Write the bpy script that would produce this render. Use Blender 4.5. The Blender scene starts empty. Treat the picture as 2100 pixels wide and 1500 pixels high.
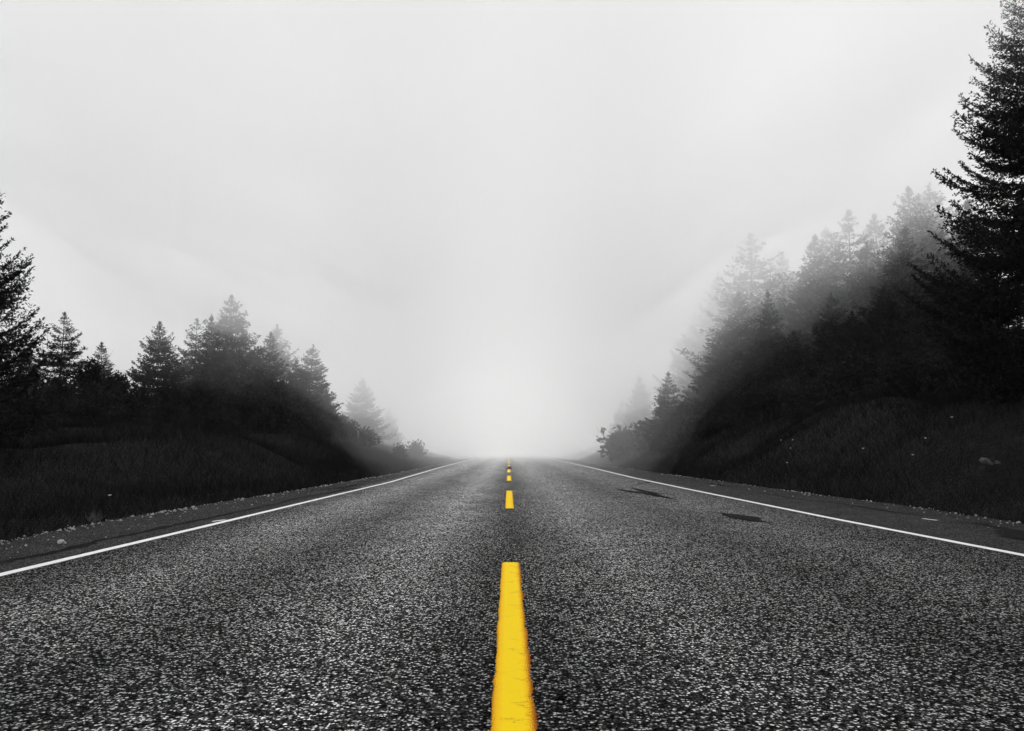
import bpy, math, random
import numpy as np
from mathutils import Vector, Matrix

# ---------------------------------------------------------------- camera, world, sun, exposure
scene = bpy.context.scene
COL = scene.collection
W0, H0, F0 = 2100.0, 1500.0, 1750.0          # photo size and focal length in its pixels
CAM_H, HORIZON, VPX = 0.90, 923.0, 1043.0
PITCH = math.atan((HORIZON - H0 / 2) / F0)
YAW = math.atan((W0 / 2 - VPX) / F0)
cam_data = bpy.data.cameras.new('camera')
cam = bpy.data.objects.new('camera', cam_data)
COL.objects.link(cam)
cam.location = (0, 0, CAM_H)
cam.rotation_euler = (math.pi / 2 + PITCH, 0, -YAW)
cam_data.sensor_width = 36.0
cam_data.lens = 36.0 * F0 / W0
cam_data.clip_start = 0.05
cam_data.clip_end = 3000
scene.camera = cam

SUN_EL, SUN_AZ = math.radians(62), math.radians(-20)   # azimuth from +Y (ahead), to the left
world = bpy.data.worlds.new('World')
scene.world = world
world.use_nodes = True
nt = world.node_tree
nt.nodes.clear()
sky = nt.nodes.new('ShaderNodeTexSky')
sky.sky_type = 'NISHITA'
sky.sun_disc = False
sky.sun_elevation = SUN_EL
sky.sun_rotation = SUN_AZ
sky.air_density = 1.0
sky.dust_density = 1.0
bw = nt.nodes.new('ShaderNodeRGBToBW')                 # the photograph is black and white but for the paint
bg = nt.nodes.new('ShaderNodeBackground')
bg.inputs['Strength'].default_value = 0.06
wo = nt.nodes.new('ShaderNodeOutputWorld')
nt.links.new(sky.outputs[0], bw.inputs[0])
nt.links.new(bw.outputs[0], bg.inputs[0])
nt.links.new(bg.outputs[0], wo.inputs[0])

sun_d = bpy.data.lights.new('sun', 'SUN')
sun_d.energy = 4.5
sun_d.angle = math.radians(25)
sun_d.color = (1, 1, 1)
sun = bpy.data.objects.new('sun', sun_d)
COL.objects.link(sun)
sd = Vector((math.sin(SUN_AZ) * math.cos(SUN_EL), math.cos(SUN_AZ) * math.cos(SUN_EL), math.sin(SUN_EL)))
sun.rotation_euler = sd.to_track_quat('Z', 'Y').to_euler()

vs = scene.view_settings
vs.view_transform = 'Standard'
vs.look = 'None'
vs.exposure = 0.98
vs.gamma = 1.0
cy = scene.cycles
cy.max_bounces = 14
cy.diffuse_bounces = 3
cy.glossy_bounces = 2
cy.transparent_max_bounces = 32
cy.volume_bounces = 12
cy.use_denoising = True
cy.denoiser = 'OPENIMAGEDENOISE'
cy.denoising_input_passes = 'RGB_ALBEDO_NORMAL'
cy.denoising_prefilter = 'ACCURATE'
cy.sample_clamp_indirect = 4.0
cy.caustics_reflective = False
cy.caustics_refractive = False

# ---------------------------------------------------------------- helpers
CAM_R = np.array(cam.rotation_euler.to_matrix())
rng = np.random.default_rng(7)
random.seed(7)


def ray(px, py):
    d = CAM_R @ np.array([(px - W0 / 2) / F0, -(py - H0 / 2) / F0, -1.0])
    return d


def ground_at(px, py, z=0.0):
    d = ray(px, py)
    t = (z - CAM_H) / d[2]
    return float(d[0] * t), float(d[1] * t)


def at_depth(px, py, Y):
    d = ray(px, py)
    t = Y / d[1]
    return float(d[0] * t), Y, float(CAM_H + d[2] * t)


def tag(o, label=None, cat=None, group=None, kind=None):
    if label: o['label'] = label
    if cat: o['category'] = cat
    if group: o['group'] = group
    if kind: o['kind'] = kind
    return o


def empty(name, loc, rz=0.0):
    o = bpy.data.objects.new(name, None)
    o.empty_display_size = 0.2
    COL.objects.link(o)
    o.location = loc
    o.rotation_euler = (0, 0, rz)
    return o


def link_mesh(name, me, mat=None, parent=None):
    o = bpy.data.objects.new(name, me)
    COL.objects.link(o)
    if mat and not me.materials:
        me.materials.append(mat)
    if parent: o.parent = parent
    return o


def np_mesh(name, verts, faces, smooth=False, attrs=None):
    """verts (n,3), faces (m,k) arrays -> mesh"""
    verts = np.asarray(verts, dtype=np.float32)
    faces = np.asarray(faces, dtype=np.int32)
    me = bpy.data.meshes.new(name)
    me.vertices.add(len(verts))
    me.vertices.foreach_set('co', verts.ravel())
    k = faces.shape[1]
    me.loops.add(faces.size)
    me.loops.foreach_set('vertex_index', faces.ravel())
    me.polygons.add(len(faces))
    me.polygons.foreach_set('loop_start', np.arange(0, faces.size, k, dtype=np.int32))
    me.polygons.foreach_set('loop_total', np.full(len(faces), k, dtype=np.int32))
    if smooth:
        me.polygons.foreach_set('use_smooth', np.ones(len(faces), dtype=bool))
    if attrs is not None:
        a = me.attributes.new('tint', 'FLOAT', 'FACE')
        a.data.foreach_set('value', np.asarray(attrs, dtype=np.float32))
    me.update(calc_edges=True)
    me.validate()
    return me


def poly_mesh(name, verts, polys, smooth=False):
    me = bpy.data.meshes.new(name)
    me.from_pydata([tuple(v) for v in verts], [], polys)
    if smooth:
        for p in me.polygons: p.use_smooth = True
    me.update()
    return me


def vnoise(x, y, seed=0):
    """smooth value noise, numpy"""
    x = np.asarray(x, float); y = np.asarray(y, float)
    xi = np.floor(x).astype(np.int64); yi = np.floor(y).astype(np.int64)
    xf = x - xi; yf = y - yi
    u = xf * xf * (3 - 2 * xf); v = yf * yf * (3 - 2 * yf)

    def h(a, b):
        n = (a * 374761393 + b * 668265263 + seed * 1442695041) & 0x7fffffff
        n = ((n ^ (n >> 13)) * 1274126177) & 0x7fffffff
        return ((n ^ (n >> 16)) & 0xffff) / 65535.0
    return (h(xi, yi) * (1 - u) + h(xi + 1, yi) * u) * (1 - v) + (h(xi, yi + 1) * (1 - u) + h(xi + 1, yi + 1) * u) * v


def sstep(a, b, x):
    t = np.clip((np.asarray(x, float) - a) / (b - a), 0, 1)
    return t * t * (3 - 2 * t)


# ---------------------------------------------------------------- materials
class NT:
    def __init__(self, name):
        self.m = bpy.data.materials.new(name)
        self.m.use_nodes = True
        self.t = self.m.node_tree
        self.t.nodes.clear()
        self.out = self.n('ShaderNodeOutputMaterial')

    def n(self, typ, **kw):
        nd = self.t.nodes.new(typ)
        for k, v in kw.items():
            setattr(nd, k, v)
        return nd

    def l(self, a, b):
        self.t.links.new(a, b)

    def math(self, op, a, b=None, c=None, clamp=False):
        nd = self.n('ShaderNodeMath', operation=op, use_clamp=clamp)
        for i, v in enumerate((a, b, c)):
            if v is None: continue
            if isinstance(v, (int, float)): nd.inputs[i].default_value = v
            else: self.l(v, nd.inputs[i])
        return nd.outputs[0]

    def ramp(self, fac, stops, interp='LINEAR'):
        nd = self.n('ShaderNodeValToRGB')
        cr = nd.color_ramp
        cr.interpolation = interp
        while len(cr.elements) < len(stops): cr.elements.new(0.5)
        for e, (p, c) in zip(cr.elements, stops):
            e.position = p
            e.color = (c, c, c, 1) if isinstance(c, (int, float)) else (*c, 1)
        self.l(fac, nd.inputs[0])
        return nd.outputs[0]

    def mix(self, fac, a, b, mode='MIX'):
        nd = self.n('ShaderNodeMix', data_type='RGBA', blend_type=mode)
        for s, v in ((nd.inputs[0], fac), (nd.inputs[6], a), (nd.inputs[7], b)):
            if isinstance(v, (int, float)):
                s.default_value = v if s.type == 'VALUE' else (v, v, v, 1)
            elif isinstance(v, tuple): s.default_value = (*v, 1)
            else: self.l(v, s)
        return nd.outputs[2]

    def noise(self, scale, detail=2.0, vec=None, rough=0.5):
        nd = self.n('ShaderNodeTexNoise')
        nd.inputs['Scale'].default_value = scale
        nd.inputs['Detail'].default_value = detail
        nd.inputs['Roughness'].default_value = rough
        if vec is not None: self.l(vec, nd.inputs['Vector'])
        return nd.outputs[0]

    def voronoi(self, scale, vec=None, feature='F1'):
        nd = self.n('ShaderNodeTexVoronoi', feature=feature)
        nd.inputs['Scale'].default_value = scale
        if vec is not None: self.l(vec, nd.inputs['Vector'])
        return nd

    def pos(self):
        return self.n('ShaderNodeNewGeometry').outputs['Position']

    def bsdf(self, col, rough=0.8, spec=0.3, normal=None):
        b = self.n('ShaderNodeBsdfPrincipled')
        if isinstance(col, tuple): b.inputs['Base Color'].default_value = (*col, 1)
        else: self.l(col, b.inputs['Base Color'])
        if isinstance(rough, (int, float)): b.inputs['Roughness'].default_value = rough
        else: self.l(rough, b.inputs['Roughness'])
        if isinstance(spec, (int, float)): b.inputs['Specular IOR Level'].default_value = spec
        else: self.l(spec, b.inputs['Specular IOR Level'])
        if normal is not None: self.l(normal, b.inputs['Normal'])
        self.l(b.outputs[0], self.out.inputs['Surface'])
        return b

    def bump(self, h, strength, dist):
        nd = self.n('ShaderNodeBump')
        nd.inputs['Strength'].default_value = strength
        nd.inputs['Distance'].default_value = dist
        self.l(h, nd.inputs['Height'])
        return nd.outputs[0]


def asphalt_material():
    N = NT('asphalt')
    P = N.pos()
    sep = N.n('ShaderNodeSeparateXYZ'); N.l(P, sep.inputs[0])
    X = sep.outputs[0]
    wob = N.math('MULTIPLY', N.math('SUBTRACT', N.noise(0.25, 2, P), 0.5), 0.7)
    Xw = N.math('ADD', X, wob)
    # stones of the chip seal: light and dark chips in black binder, sky glints painted into the light ones
    wn = N.n('ShaderNodeTexNoise'); wn.inputs['Scale'].default_value = 55; wn.inputs['Detail'].default_value = 1
    N.l(P, wn.inputs['Vector'])
    sub = N.n('ShaderNodeVectorMath', operation='MULTIPLY_ADD')       # chips of uneven size and shape
    N.l(wn.outputs['Color'], sub.inputs[0]); sub.inputs[1].default_value = (0.022, 0.022, 0.0); N.l(P, sub.inputs[2])
    v1 = N.voronoi(76, sub.outputs[0]); v2 = N.voronoi(150, P)
    cell = N.n('ShaderNodeSeparateColor'); N.l(v1.outputs['Color'], cell.inputs[0])
    cell2 = N.n('ShaderNodeSeparateColor'); N.l(v2.outputs['Color'], cell2.inputs[0])
    # wear across the road (polished wheel paths, oil drip line, tarry centre and edge; outer lanes also darkened as lens vignetting)
    t = N.math('MULTIPLY_ADD', Xw, 1 / 14.0, 0.5)
    def xp(x): return x / 14.0 + 0.5
    wear_sheen = N.ramp(t, [(xp(-4.0), 0.3), (xp(-3.3), 0.5), (xp(-2.6), 1.35), (xp(-1.7), 0.68), (xp(-0.8), 1.65),
                      (xp(0.0), 0.42), (xp(0.9), 1.3), (xp(2.1), 0.55), (xp(3.0), 0.8), (xp(4.2), 0.35)])
    big = N.ramp(N.noise(1.3, 4, P, 0.6), [(0.3, 0.72), (0.7, 1.15)])
    along = N.ramp(N.math('MULTIPLY', N.math('ADD', sep.outputs[1], N.math('MULTIPLY', N.noise(0.6, 2, P), 3.0)), 1 / 40.0), [(0.10, 1.05), (0.22, 1.45), (0.38, 2.2), (0.9, 3.0)])  # brighter down the road: grazing sheen painted into the chip colour
    wear_sheen = N.math('MULTIPLY', N.math('MULTIPLY', wear_sheen, big), along)
    stone = N.ramp(cell.outputs[0], [(0.0, 0.004), (0.52, 0.008), (0.57, 0.16), (0.75, 0.85), (1.0, 1.0)])
    edge = N.ramp(v1.outputs['Distance'], [(0.26, 1.0), (0.5, 0.03)])
    stone = N.mix(1.0, stone, edge, 'MULTIPLY')
    small = N.ramp(cell2.outputs[1], [(0.0, 0.008), (0.7, 0.02), (0.9, 0.2), (1.0, 0.5)])
    stone = N.mix(0.2, stone, small)
    col_lane = N.mix(1.0, stone, wear_sheen, 'MULTIPLY')
    # shoulders: finer and darker
    shoulder = N.ramp(cell2.outputs[0], [(0.0, 0.016), (0.6, 0.03), (0.95, 0.06), (1.0, 0.3)])
    sh_big = N.ramp(N.noise(2.2, 4, P, 0.6), [(0.3, 0.7), (0.7, 1.2)])
    shoulder = N.mix(1.0, shoulder, sh_big, 'MULTIPLY')
    inl = N.math('LESS_THAN', X, -3.62)
    inr = N.math('GREATER_THAN', X, 4.32)
    is_sh = N.math('ADD', inl, inr, clamp=True)
    col = N.mix(is_sh, col_lane, shoulder)
    h = N.math('SUBTRACT', 1.0, v1.outputs['Distance'])
    h = N.math('ADD', h, N.math('MULTIPLY', N.math('SUBTRACT', 1.0, v2.outputs['Distance']), 0.4))
    nrm = N.bump(h, 0.35, 0.008)
    chip = N.math('MULTIPLY', edge, N.ramp(cell.outputs[0], [(0.5, 0.03), (0.6, 1.0)]))
    spec = N.math('MULTIPLY', chip, N.math('MULTIPLY_ADD', is_sh, -0.5, 0.75))
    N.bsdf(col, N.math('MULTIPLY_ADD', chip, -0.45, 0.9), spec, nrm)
    return N.m


def yellow_material():
    N = NT('yellow_road_paint')
    P = N.n('ShaderNodeTexCoord').outputs['Object']
    sep = N.n('ShaderNodeSeparateXYZ'); N.l(P, sep.inputs[0])
    ax = N.math('ABSOLUTE', sep.outputs[0])
    fine = N.noise(230, 2, P, 0.6)
    edge = N.math('MAXIMUM', N.math('SUBTRACT', sep.outputs[0], 0.045), N.math('SUBTRACT', N.math('MULTIPLY', sep.outputs[0], -1.0), 0.056))
    edge = N.math('MULTIPLY', edge, 26.0)                       # distance into the worn margin
    w = N.math('ADD', edge, N.math('MULTIPLY', N.math('SUBTRACT', fine, 0.5), 2.8))
    worn = N.ramp(w, [(0.40, 0.0), (0.50, 1.0)])
    # hairline cracks across the paint
    mp = N.n('ShaderNodeMapping'); mp.inputs['Scale'].default_value = (9, 42, 10); N.l(P, mp.inputs[0])
    ck = N.noise(1.0, 3, mp.outputs[0], 0.6)
    ck = N.math('ABSOLUTE', N.math('SUBTRACT', ck, 0.5))
    gate = N.ramp(N.math('ADD', N.noise(9, 2, P), N.math('MULTIPLY', sep.outputs[0], 1.6)), [(0.58, 0), (0.64, 1)])
    ck = N.math('MULTIPLY', N.ramp(ck, [(0.0, 1.0), (0.022, 0.0)]), gate)
    soft = N.ramp(N.math('ADD', N.math('MULTIPLY', N.math('SUBTRACT', ax, 0.035), 25), N.math('MULTIPLY', N.noise(20, 3, P), 0.6)), [(0.3, 0), (0.9, 1)])
    base = N.mix(soft, (0.95, 0.66, 0.006), (0.92, 0.52, 0.006))
    c = N.mix(worn, base, (0.42, 0.10, 0.004))
    c = N.mix(N.math('MULTIPLY', ck, 0.8), c, (0.30, 0.05, 0.003))
    nrm = N.bump(fine, 0.25, 0.003)
    N.bsdf(c, 0.8, 0.08, nrm)
    return N.m


def plain(name, c, rough=0.8, spec=0.25, nscale=None, var=0.3, bump=None):
    N = NT(name)
    P = N.pos()
    if nscale:
        f = N.ramp(N.noise(nscale, 4, P, 0.6), [(0.25, 1 - var), (0.75, 1 + var)])
        col = N.mix(1.0, (c, c, c) if isinstance(c, float) else c, f, 'MULTIPLY')
    else:
        col = (c, c, c) if isinstance(c, float) else c
    nrm = N.bump(N.noise(bump[0], 4, P), 1.0, bump[1]) if bump else None
    N.bsdf(col, rough, spec, nrm)
    return N.m


def leaf_material(name, c, trans=0.3):
    N = NT(name)
    at = N.n('ShaderNodeAttribute', attribute_name='tint')
    col = N.ramp(at.outputs['Fac'], [(0.0, c * 0.55), (1.0, c * 1.5)])
    d = N.n('ShaderNodeBsdfDiffuse'); N.l(col, d.inputs[0])
    tr = N.n('ShaderNodeBsdfTranslucent'); N.l(col, tr.inputs[0])
    mx = N.n('ShaderNodeMixShader'); mx.inputs[0].default_value = trans
    N.l(d.outputs[0], mx.inputs[1]); N.l(tr.outputs[0], mx.inputs[2])
    N.l(mx.outputs[0], N.out.inputs['Surface'])
    return N.m


def fog_material(name, density, aniso=0.0):
    N = NT(name)
    v = N.n('ShaderNodeVolumePrincipled')
    v.inputs['Color'].default_value = (0.999, 0.999, 0.999, 1)
    v.inputs['Density'].default_value = density
    v.inputs['Density Attribute'].default_value = ''
    v.inputs['Anisotropy'].default_value = aniso
    N.l(v.outputs[0], N.out.inputs['Volume'])
    return N.m


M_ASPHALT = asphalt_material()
M_YELLOW = yellow_material()
M_WHITE = plain('white_road_paint', 0.86, 0.6, 0.3, 14, 0.06, (160, 0.002))
M_TAR = plain('crack_sealing_tar', 0.011, 0.95, 0.04, 70, 0.7, (90, 0.006))
M_SOIL = plain('dark_turf_soil', 0.008, 1.0, 0.1, 3, 0.5, (9, 0.06))
M_GRASS = leaf_material('grass_blades', 0.007, 0.2)
M_DRY = leaf_material('dry_grass_blades', 0.028, 0.2)
M_NEEDLE = leaf_material('conifer_needles', 0.016, 0.1)
M_LEAF = leaf_material('bush_leaves', 0.018, 0.2)
M_BARK = plain('conifer_bark', 0.03, 0.95, 0.1, 12, 0.4, (40, 0.02))
M_STONE = plain('pale_stone', 0.42, 0.85, 0.3, 30, 0.4, (60, 0.01))
M_ROCK = plain('dull_rock', 0.075, 0.9, 0.2, 20, 0.5, (50, 0.01))
M_FLOWER = plain('white_petals', 0.75, 0.8, 0.2)
M_DEBRIS = plain('black_rubber', 0.012, 0.7, 0.3, 30, 0.3)

# ---------------------------------------------------------------- road edges and terrain
def edge_curve(pts):
    """pixels on the ground -> X as a function of Y (piecewise linear, extended)"""
    g = sorted((ground_at(*p)[::-1] for p in pts))
    ys = np.array([a for a, b in g]); xs = np.array([b for a, b in g])
    return lambda Y: np.interp(Y, ys, xs)


LINE_L = edge_curve([(0, 1180.7), (400, 1085.4), (700, 1013.3), (800, 989.5), (900, 960)])
LINE_R = edge_curve([(2100, 1140.3), (1700, 1063), (1400, 1001.7), (1300, 980.7), (1200, 956.7)])
EDGE_L = edge_curve([(0, 1112), (200, 1072), (400, 1038.6), (600, 1007), (800, 973)])
EDGE_R = edge_curve([(2100, 1074.8), (1900, 1043), (1700, 1017.6), (1500, 990.5), (1300, 963.5)])


def terrain_z(X, Y):
    X = np.asarray(X, float); Y = np.asarray(Y, float)
    n = vnoise(X * 0.22, Y * 0.22, 3) - 0.5
    n2 = vnoise(X * 0.7 + 9, Y * 0.7, 5) - 0.5
    er = EDGE_R(Y); el = EDGE_L(Y)
    r = X - er
    hr = 2.2 * sstep(0.6, 5.6, r) + 0.10 * np.clip(r - 5.0, 0, 60) - 0.22 * sstep(0.0, 0.5, r) * (1 - sstep(0.5, 1.6, r))
    hr = hr * (1 - 0.35 * sstep(45, 90, Y))
    l = el - X
    amp = 0.30 + 1.0 * sstep(12, 26, Y) * (1 - 0.55 * sstep(42, 75, Y))
    hl = amp * sstep(0.8, 5.2, l) + 0.02 * np.clip(l - 5.0, 0, 80) - 0.22 * sstep(0.0, 0.5, l) * (1 - sstep(0.5, 1.6, l))
    rough_r = sstep(0.6, 3.0, r); rough_l = sstep(0.6, 3.0, l)
    z = -0.06 + np.where(r > 0, hr + rough_r * (0.55 * n + 0.3 * n2), 0) + np.where(l > 0, hl + rough_l * (0.6 * n + 0.2 * n2), 0)
    return z


def grid_mesh(name, xs, ys, zfun, smooth=True):
    X, Y = np.meshgrid(xs, ys)
    Z = zfun(X, Y)
    v = np.stack([X, Y, Z], -1).reshape(-1, 3)
    nx, ny = len(xs), len(ys)
    i, j = np.meshgrid(np.arange(nx - 1), np.arange(ny - 1))
    a = (j * nx + i).ravel()
    f = np.stack([a, a + 1, a + nx + 1, a + nx], -1)
    return np_mesh(name, v, f, smooth)


xs = np.unique(np.concatenate([np.linspace(-700, -60, 17), np.linspace(-60, -22, 20), np.linspace(-22, 26, 193), np.linspace(26, 70, 23), np.linspace(70, 700, 17)]))
ys = np.unique(np.concatenate([np.linspace(-120, -8, 15), np.linspace(-8, 75, 250), np.linspace(75, 160, 60), np.linspace(160, 1500, 30)]))
ground = link_mesh('ground', grid_mesh('ground', xs, ys, terrain_z), M_SOIL)
tag(ground, 'dark grassy roadside banks and verges', kind='structure')

# asphalt sheet with ragged outer edges
ysr = np.unique(np.concatenate([np.linspace(-40, 3, 20), np.arange(3, 60, 0.12), np.arange(60, 120, 0.5), np.linspace(120, 600, 40)]))
jl = 0.10 * (vnoise(ysr * 1.1, 0, 11) - 0.5) + 0.09 * (vnoise(ysr * 4.5, 0, 12) - 0.5)
jr = 0.10 * (vnoise(ysr * 1.1, 0, 13) - 0.5) + 0.09 * (vnoise(ysr * 4.5, 0, 14) - 0.5)
cols = []
for t in np.linspace(0, 1, 9):
    cols.append(np.stack([(EDGE_L(ysr) + jl) * (1 - t) + (EDGE_R(ysr) + jr) * t, ysr, np.zeros_like(ysr)], -1))
V = np.stack(cols, 1).reshape(-1, 3)
nx = 9
i, j = np.meshgrid(np.arange(nx - 1), np.arange(len(ysr) - 1))
a = (j * nx + i).ravel()
# a skirt down each side gives the asphalt its thickness
n0 = len(V)
lo = V.reshape(len(ysr), nx, 3)
sk = np.concatenate([lo[:, 0] - [0, 0, .12], lo[:, -1] - [0, 0, .12]])
V2 = np.concatenate([V, sk])
Fc = [np.stack([a, a + 1, a + nx + 1, a + nx], -1)]
r_ = np.arange(len(ysr) - 1)
Fc.append(np.stack([r_ * nx, (r_ + 1) * nx, n0 + r_ + 1, n0 + r_], -1))
Fc.append(np.stack([r_ * nx + nx - 1, n0 + len(ysr) + r_, n0 + len(ysr) + r_ + 1, (r_ + 1) * nx + nx - 1], -1))
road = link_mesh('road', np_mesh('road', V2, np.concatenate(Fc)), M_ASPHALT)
tag(road, 'straight two lane asphalt road with paved shoulders', kind='structure')


def strip(name, pts, widths, z, mat, label=None, ragged=0.0, step=None):
    """ribbon along ground points (x, y) with a width at each point, as a road part"""
    P = np.array(pts, float); Wd = np.array(widths, float)
    s = np.concatenate([[0], np.cumsum(np.hypot(*np.diff(P, axis=0).T))])
    n = max(len(P), int(s[-1] / (step or 0.08)) + 1)
    t = np.linspace(0, s[-1], n)
    x = np.interp(t, s, P[:, 0]); y = np.interp(t, s, P[:, 1]); w = np.interp(t, s, Wd)
    tx = np.gradient(x); ty = np.gradient(y); L = np.hypot(tx, ty) + 1e-9
    nxv, nyv = -ty / L, tx / L
    sd_ = (sum(ord(c) for c in name) + int(abs(P[0, 0]) * 1000)) % 97
    wl = w / 2 * (1 + ragged * (rng.random(n) - 0.5) * 2) + ragged * 0.1 * (vnoise(t * 2.3, 0, sd_) - .5)
    wr = w / 2 * (1 + ragged * (rng.random(n) - 0.5) * 2) + ragged * 0.1 * (vnoise(t * 2.1, 5, sd_ + 1) - .5)
    A = np.stack([x + nxv * wl, y + nyv * wl, np.full(n, z)], -1)
    B = np.stack([x - nxv * wr, y - nyv * wr, np.full(n, z)], -1)
    v = np.concatenate([A, B])
    k = np.arange(n - 1)
    f = np.stack([k, k + n, k + n + 1, k + 1], -1)
    o = link_mesh(name, np_mesh(name, v, f), mat, road)
    if label: o['label'] = label
    return o


yy = np.concatenate([np.arange(-6, 60, 0.25), np.arange(60, 400, 2.0)])
for fn, lab in ((LINE_L, 'white edge line beside the left shoulder'), (LINE_R, 'white edge line beside the right shoulder')):
    strip('edge_line', np.stack([fn(yy), yy], -1), np.full(len(yy), 0.098), 0.006, M_WHITE, lab, 0.05, 0.12)

# yellow centre dashes: far and near ends from the road itself
dashes = [(1.2, 6.93), (13.25, 18.95), (25.0, 29.8), (34.3, 39.4), (46.7, 51.2), (57.2, 62.6)]
y0 = 68.5
while y0 < 130:
    dashes.append((y0, y0 + 5.4)); y0 += 11.3
for d0, d1 in dashes:
    n = max(12, int((d1 - d0) / (0.006 if d0 < 5 else 0.03)))
    t = np.linspace(0, 1, n)
    tc = np.linspace(d0, d1, n)
    hw = 0.066 + (0.008 * (1 - t) if d0 < 5 else 0)
    def rag():
        q = 0.010 * (vnoise(tc * 9, 0, int(rng.integers(90))) - .5) + 0.010 * (rng.random(n) - .5) + 0.010 * (rng.random(n) > .96)
        return q
    l_ = -hw + rag() * .8; r__ = hw + rag()
    cap = np.minimum(1, np.minimum(tc - d0, d1 - tc) / 0.06 * 0.5 + 0.72)     # rounded corners
    l_ *= cap; r__ *= cap
    cols = [np.stack([l_ * (1 - u) + r__ * u, tc - d0, np.zeros(n)], -1) for u in (0, .12, .5, .88, 1)]
    lowl = cols[0] - [0, 0, .006]; lowr = cols[-1] - [0, 0, .006]
    allc = [lowl] + cols + [lowr]
    v = np.concatenate(allc)
    k = np.arange(n - 1)
    f = np.concatenate([np.stack([c * n + k, (c + 1) * n + k, (c + 1) * n + k + 1, c * n + k + 1], -1) for c in range(len(allc) - 1)])
    o = link_mesh('centre_dash', np_mesh('centre_dash', v, f), M_YELLOW, road)
    o.location = (0.017, d0, 0.0075)

def px_strip(name, pxs, widths, mat, z=0.004, label=None, ragged=0.45):
    return strip(name, [ground_at(*p) for p in pxs], widths, z, mat, label, ragged)

# crack sealing and tar patches
px_strip('crack_seal', [(-40, 1164), (0, 1154.8), (76, 1141), (130, 1130), (213, 1107), (305, 1091), (343, 1080), (411, 1067), (495, 1049), (571, 1033.6), (600, 1024.5), (644, 1016), (687, 1009.5), (705, 1005.5), (740, 1002)],
         [.10, .10, .09, .12, .10, .09, .12, .09, .08, .08, .10, .12, .16, .2, .1], M_TAR, label='long wandering tar seam on the left shoulder')
px_strip('crack_seal', [(690, 1002.5), (700, 1000.5), (718, 997), (742, 992.8)], [.35, .3, .2, .06], M_TAR, 0.0045)
px_strip('crack_seal', [(622, 1007.5), (655, 1005), (687, 1003), (712, 1002.5), (752, 1000.6), (786, 1000), (860, 996), (933, 993.3), (1000, 990.7), (1033, 989.3), (1072, 988.3)],
         [.05, .12, .14, .14, .10, .06, .05, .05, .07, .10, .06], M_TAR, 0.0035, 'transverse tar seam across the left lane')
px_strip('crack_seal', [(1073, 978.3), (1193, 977.3), (1243, 976), (1290, 977.5)], [.03, .10, .10, .04], M_TAR, 0.0035)
px_strip('crack_seal', [(1284, 1000), (1310, 993.5), (1334, 988.5), (1388, 986.8), (1424, 984.7)], [.02, .04, .10, .12, .10], M_TAR, 0.0035)
px_strip('crack_seal', [(1444, 991.5), (1462, 992.5), (1493, 997.7), (1514, 1000.2)], [.03, .14, .2, .04], M_TAR)
px_strip('crack_seal', [(1542, 1009), (1580, 1014), (1635, 1024.5), (1681, 1029.8), (1719, 1033), (1795, 1045), (1852, 1053.8), (1910, 1058.4)], [.05, .08, .08, .07, .09, .08, .06, .02], M_TAR, label='long tar seam on the right shoulder')
px_strip('tar_patch', [(1989, 1073.6), (2005, 1075.2), (2049, 1082.5), (2079, 1091), (2100, 1098), (2150, 1110), (2200, 1118)], [.02, .12, .16, .26, .5, .5, .2], M_TAR, 0.0045)
px_strip('tar_patch', [(1261, 1002.6), (1294, 1009.2), (1330, 1013.5), (1357, 1019.5), (1382, 1024.5)], [.06, .26, .3, .22, .06], M_TAR, 0.0045, 'forked tar patch in the right lane')
px_strip('tar_patch', [(1292, 1001), (1309, 1004.5), (1330, 1010.5), (1347, 1012.2), (1382, 1015)], [.06, .12, .26, .16, .06], M_TAR, 0.0039)
px_strip('tar_patch', [(1449, 1051.3), (1480, 1052.5), (1505, 1057), (1525, 1062.5), (1548, 1069), (1570, 1072), (1588, 1073.2)], [.02, .12, .26, .34, .20, .13, .02], M_TAR, 0.0045, 'dark pointed tar patch in the right lane')
px_strip('tar_patch', [(1482, 1061.5), (1505, 1062), (1525, 1060)], [.03, .25, .2], M_TAR, 0.0039)
px_strip('tar_patch', [(1622, 1165.5), (1632, 1166.5), (1645, 1167), (1652, 1167)], [.015, .05, .05, .01], M_TAR)
px_strip('tar_patch', [(827, 983), (836, 981), (848, 979.6)], [.03, .14, .02], M_TAR)
px_strip('tar_patch', [(1172, 969), (1190, 971), (1203, 973)], [.03, .2, .02], M_TAR, 0.0041)
# survey ticks of white paint
px_strip('paint_tick', [(1892, 1064.4), (1922, 1068)], [.055, .055], M_WHITE, label='short white paint tick on the right shoulder', ragged=0.05)
px_strip('paint_tick', [(1457, 996.4), (1467, 997)], [.09, .09], M_WHITE, ragged=0.1)
px_strip('paint_tick', [(435.5, 1071), (448, 1069), (463, 1067.3)], [.03, .07, .06], M_WHITE, 0.0065, ragged=0.1)


# ---------------------------------------------------------------- vegetation builders
def norm(v):
    return v / (np.linalg.norm(v, axis=-1, keepdims=True) + 1e-9)


def blades(base, axis, length, width, rg, tilt=None):
    """elongated diamond leaves: base (n,3), axis (n,3) unit, length (n,), width (n,) -> verts, quads"""
    n = len(base)
    r = rg.normal(size=(n, 3))
    side = norm(np.cross(axis, r))
    tip = base + axis * length[:, None]
    mid = base + axis * (length * 0.45)[:, None]
    a = mid + side * (width / 2)[:, None]
    b = mid - side * (width / 2)[:, None]
    v = np.stack([base, a, tip, b], 1).reshape(-1, 3)
    f = np.arange(4 * n).reshape(n, 4)
    return v, f


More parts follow.
